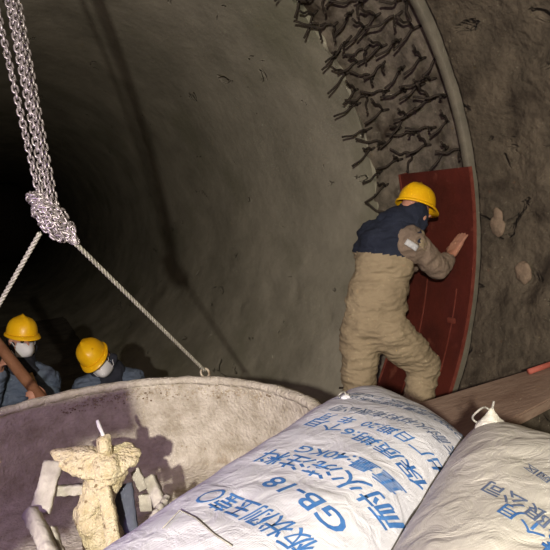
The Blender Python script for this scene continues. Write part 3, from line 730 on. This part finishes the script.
def hit_bag(bvh, px, py):
    d = (RIGHT*((px-275)/590) + DOWN*((py-275)/590) + FWD).normalized(); h = bvh.ray_cast(CAM, d); return h[0]
def print_row(sackobj, bvh, text, p0, p1, hgt, m_, bold=.014, slant=0.0, name='printed_line', upx=None, squash=1.0):
    """sets a line of lettering on the sack between two plan points (start, end), lifted a hair off the weave"""
    cu = bpy.data.curves.new('t', 'FONT'); cu.body = text; cu.size = 1.0; cu.offset = bold; cu.resolution_u = 3
    to = bpy.data.objects.new('t', cu); COL.objects.link(to); dg = bpy.context.evaluated_depsgraph_get(); ev = to.evaluated_get(dg)
    bm = bmesh.new(); bm.from_mesh(ev.to_mesh()); ev.to_mesh_clear(); bpy.data.objects.remove(to)
    if not bm.verts: print('EMPTY TEXT', text); bm.free(); return
    xs = [v_.co.x for v_ in bm.verts]; x0, x1 = min(xs), max(xs); p0 = V((p0[0], p0[1])); p1 = V((p1[0], p1[1])); dr = p1-p0; L = dr.length; dr.normalize()
    up = V((-dr.y, dr.x)) if upx is None else V(upx).normalized(); k = L/(x1-x0)
    bmesh.ops.triangulate(bm, faces=bm.faces)
    for it in range(4):
        es = [e for e in bm.edges if e.calc_length()*k > .012]
        if not es: break
        bmesh.ops.subdivide_edges(bm, edges=es, cuts=1); bmesh.ops.triangulate(bm, faces=bm.faces)
    bad = []
    for v_ in bm.verts:
        q = p0 + dr*((v_.co.x-x0)*k) + up*(v_.co.y*hgt - hgt*.35)
        h = bvh.ray_cast(V((q.x, q.y, 3)), V((0, 0, -1)))
        if h[0] is None: bad.append(v_)
        else: v_.co = h[0] + h[1]*(.0014 if h[1].z > 0 else -.0014)
    if bad: bmesh.ops.delete(bm, geom=bad, context='VERTS')
    if not bm.faces: bm.free(); return
    bm.normal_update()
    for f_ in bm.faces:
        if f_.normal.z < 0: f_.normal_flip()
    obj(name, bm, m_, sackobj)
ROWS1 = [  # text, px start, px end, letter height
    ('板状刚玉莹〇', (308, 552), (205, 494), .056, M_BLUE),
    ('GB-18', (342, 532), (268, 481), .056, M_BLUE),
    ('耐火浇注料', (396, 530), (262, 455), .058, M_BLUE),
    ('重量:40KG', (400, 494), (298, 449), .042, M_BLUE),
    ('保质期:6个月', (424, 491), (310, 422), .042, M_BLUE),
    ('出厂日期:20  年  月', (446, 482), (322, 417), .040, M_BLUE),
    ('东耐火材料有限公司', (462, 468), (334, 408), .044, M_GREY),
    ('ISO9001质量管理体系认证', (474, 457), (338, 398), .030, M_GREY),
    ('青岛市城阳区工业园', (470, 444), (352, 394), .026, M_GREY),
    ('0532-2270', (474, 436), (400, 401), .022, M_GREY),
]
for (tx, a, b, h, m_) in ROWS1:
    pa_ = hit_bag(bv1, *a); pb_ = hit_bag(bv1, *b)
    if pa_ and pb_: print_row(s1, bv1, tx, pa_, pb_, h, m_, upx=(-.97, -.25))
ROWS2 = [
    ('有限公司', (580, 545), (486, 486), .034, M_GREY),
    ('6个月', (560, 545), (502, 508), .030, M_BLUE),
    ('工业园区', (580, 505), (526, 466), .020, M_GREY),
    ('料', (575, 575), (540, 546), .058, M_BLUE),
]
for (tx, a, b, h, m_) in ROWS2:
    pa_ = hit_bag(bv2, *a); pb_ = hit_bag(bv2, *b)
    if pa_ and pb_: print_row(s2, bv2, tx, pa_, pb_, h, m_, upx=(-.97, -.25))

# tied ears of the sacks
def ear(parent, base, tip, loop_c, r, m_, ms=None):
    bm = bmesh.new(); base = V(base); tip = V(tip)
    chaincap(bm, [base, base.lerp(tip, .5), tip], [.034*r, .017*r, .007*r]); b = remeshed(bm, .004, 3); crease(b, .003, 40); obj('tied_corner', b, m_, parent)
    bm = bmesh.new(); c = V(loop_c)
    pts = [c + RIGHT*(math.cos(a)*.020*r) + DOWN*(-math.sin(a)*.017*r) + FWD*(.01*math.sin(2*a)) for a in np.linspace(.1, 4.2, 16)]
    tube(bm, pts, .0022, 6); tube(bm, [tip, tip - DOWN*.018*r + RIGHT*.004], .0025, 6); obj('tie_string', bm, ms or M_MASK, parent)
h2 = next((h for h in (hit_bag(bv2, 491, y) for y in range(412, 460, 2)) if h is not None), None)
if h2 is not None: ear(s2, h2 + V((0, 0, -.022)), h2 - DOWN*.024 + RIGHT*.002, h2 - DOWN*.012 - RIGHT*.016, 1.0, M_BAG2, M_TWINE)
h1 = hit_bag(bv1, 345, 398)
if h1 is not None: ear(s1, h1 + V((0, 0, -.005)), h1 - DOWN*.002 + RIGHT*.004, h1 - DOWN*.006 - RIGHT*.006, .45, M_BAG, M_TWINE)
# loose thread on the near sack
pts = []
for (x, y) in ((163, 530), (180, 512), (196, 520), (214, 536), (232, 548)):
    h = hit_bag(bv1, x, y)
    if h is not None: pts.append(h + V((0, 0, .003)))
if len(pts) > 2:
    bm = bmesh.new(); tube(bm, pts, .0013, 5); obj('loose_thread', bm, M_TWINE, s1)

# ramp plank between the platform and the right wall
pl = thing('ramp_plank', 'broad dusty brown plank bridging from behind the sacks to the right wall', 'plank', (1.55, 1.85, 1.57))
pn = [at(425, 419, 2.55), at(600, 372, 2.30), at(600, 338, 2.66), at(425, 404, 2.98)]
bm = bmesh.new(); z1 = 1.60
c_ = [V((.98, 1.50, z1)), V((2.07, 1.71, z1)), V((2.08, 1.93, z1)), V((.94, 1.92, z1))]
top_ = [bm.verts.new(p) for p in c_]; bot_ = [bm.verts.new(p - V((0, 0, .045))) for p in c_]
bm.faces.new(top_); bm.faces.new(bot_[::-1])
for i in range(4): bm.faces.new((top_[i], bot_[i], bot_[(i+1) % 4], top_[(i+1) % 4]))
bmesh.ops.recalc_face_normals(bm, faces=bm.faces); bmesh.ops.bevel(bm, geom=bm.edges[:], offset=.006, segments=2, affect='EDGES')
obj('board', bm, M_WOOD, pl, False)
for y in (1.58, 1.84):
    bm = bmesh.new(); box(bm, (1.03, y, (z1-.045+.34)/2), .06, .06, z1-.045-.34, bev=.004); obj('leg', bm, M_WOOD2, pl, False)
bm = bmesh.new(); tube(bm, [V((1.80, 1.88, z1+.014)), V((1.95, 1.89, z1+.015)), V((2.09, 1.875, z1+.02))], .013, 8); tag(obj('painted_bar', bm, M_PINK), 'faded red bar lying along the far edge of the ramp plank', 'bar')

# ------------------------------------------------------------------ unseen blocker added left of the camera: shades the left of the pan from the lamp
T_ = CAM + (RIGHT*((128-275)/590) + DOWN*((383-275)/590) + FWD)*2.50
T2_ = CAM + (RIGHT*((0-275)/590) + DOWN*((408-275)/590) + FWD)*2.36
c0 = KEY + (T_-KEY).normalized()*1.75; c1 = KEY + (T2_-KEY).normalized()*1.75
bx = (c0-c1).normalized(); bn = (T_-KEY).normalized(); bn = (bn - bx*bn.dot(bx)).normalized(); bd = bn.cross(bx)
if bd.z > 0: bd = -bd
sb = thing('shade_blocker', 'added unseen blocker on a post, shading the left of the pan', 'light blocker', (c0.x-.1, c0.y, .14))
bm = bmesh.new(); cc_ = c0 - bx*.22 + bd*.12; box(bm, cc_, .22, .24, .05, (bx, bd, bn), bev=.004); obj('blocker_body', bm, M_STEEL, sb, False)
bm = bmesh.new(); box(bm, cc_ - bn*.03, .18, .19, .012, (bx, bd, bn), bev=.004); obj('blocker_plate', bm, M_STEEL, sb, False)
bm = bmesh.new(); box(bm, c0 - bx*.055 + bd*.048, .112, .096, .045, (bx, bd, bn), bev=.004); obj('blocker_side', bm, M_STEEL, sb, False)
bm = bmesh.new(); tube(bm, [cc_ + V((0, 0, -.10)), V((cc_.x, cc_.y, .30))], .025, 12); obj('post', bm, M_STEEL, sb)
wl = thing('work_lamp', 'work lamp on a post beside the camera', 'lamp', (KEY.x-.02, KEY.y-.12, .3))
bm = bmesh.new(); box(bm, KEY - FWD*.12, .26, .20, .06, (RIGHT, DOWN, FWD), bev=.01); obj('lamp_housing', bm, M_STEEL, wl, False)
pz = KEY - FWD*.18; bm = bmesh.new(); tube(bm, [pz + V((0, 0, -.02)), V((pz.x, pz.y, .55))], .02, 12); obj('post', bm, M_STEEL, wl)
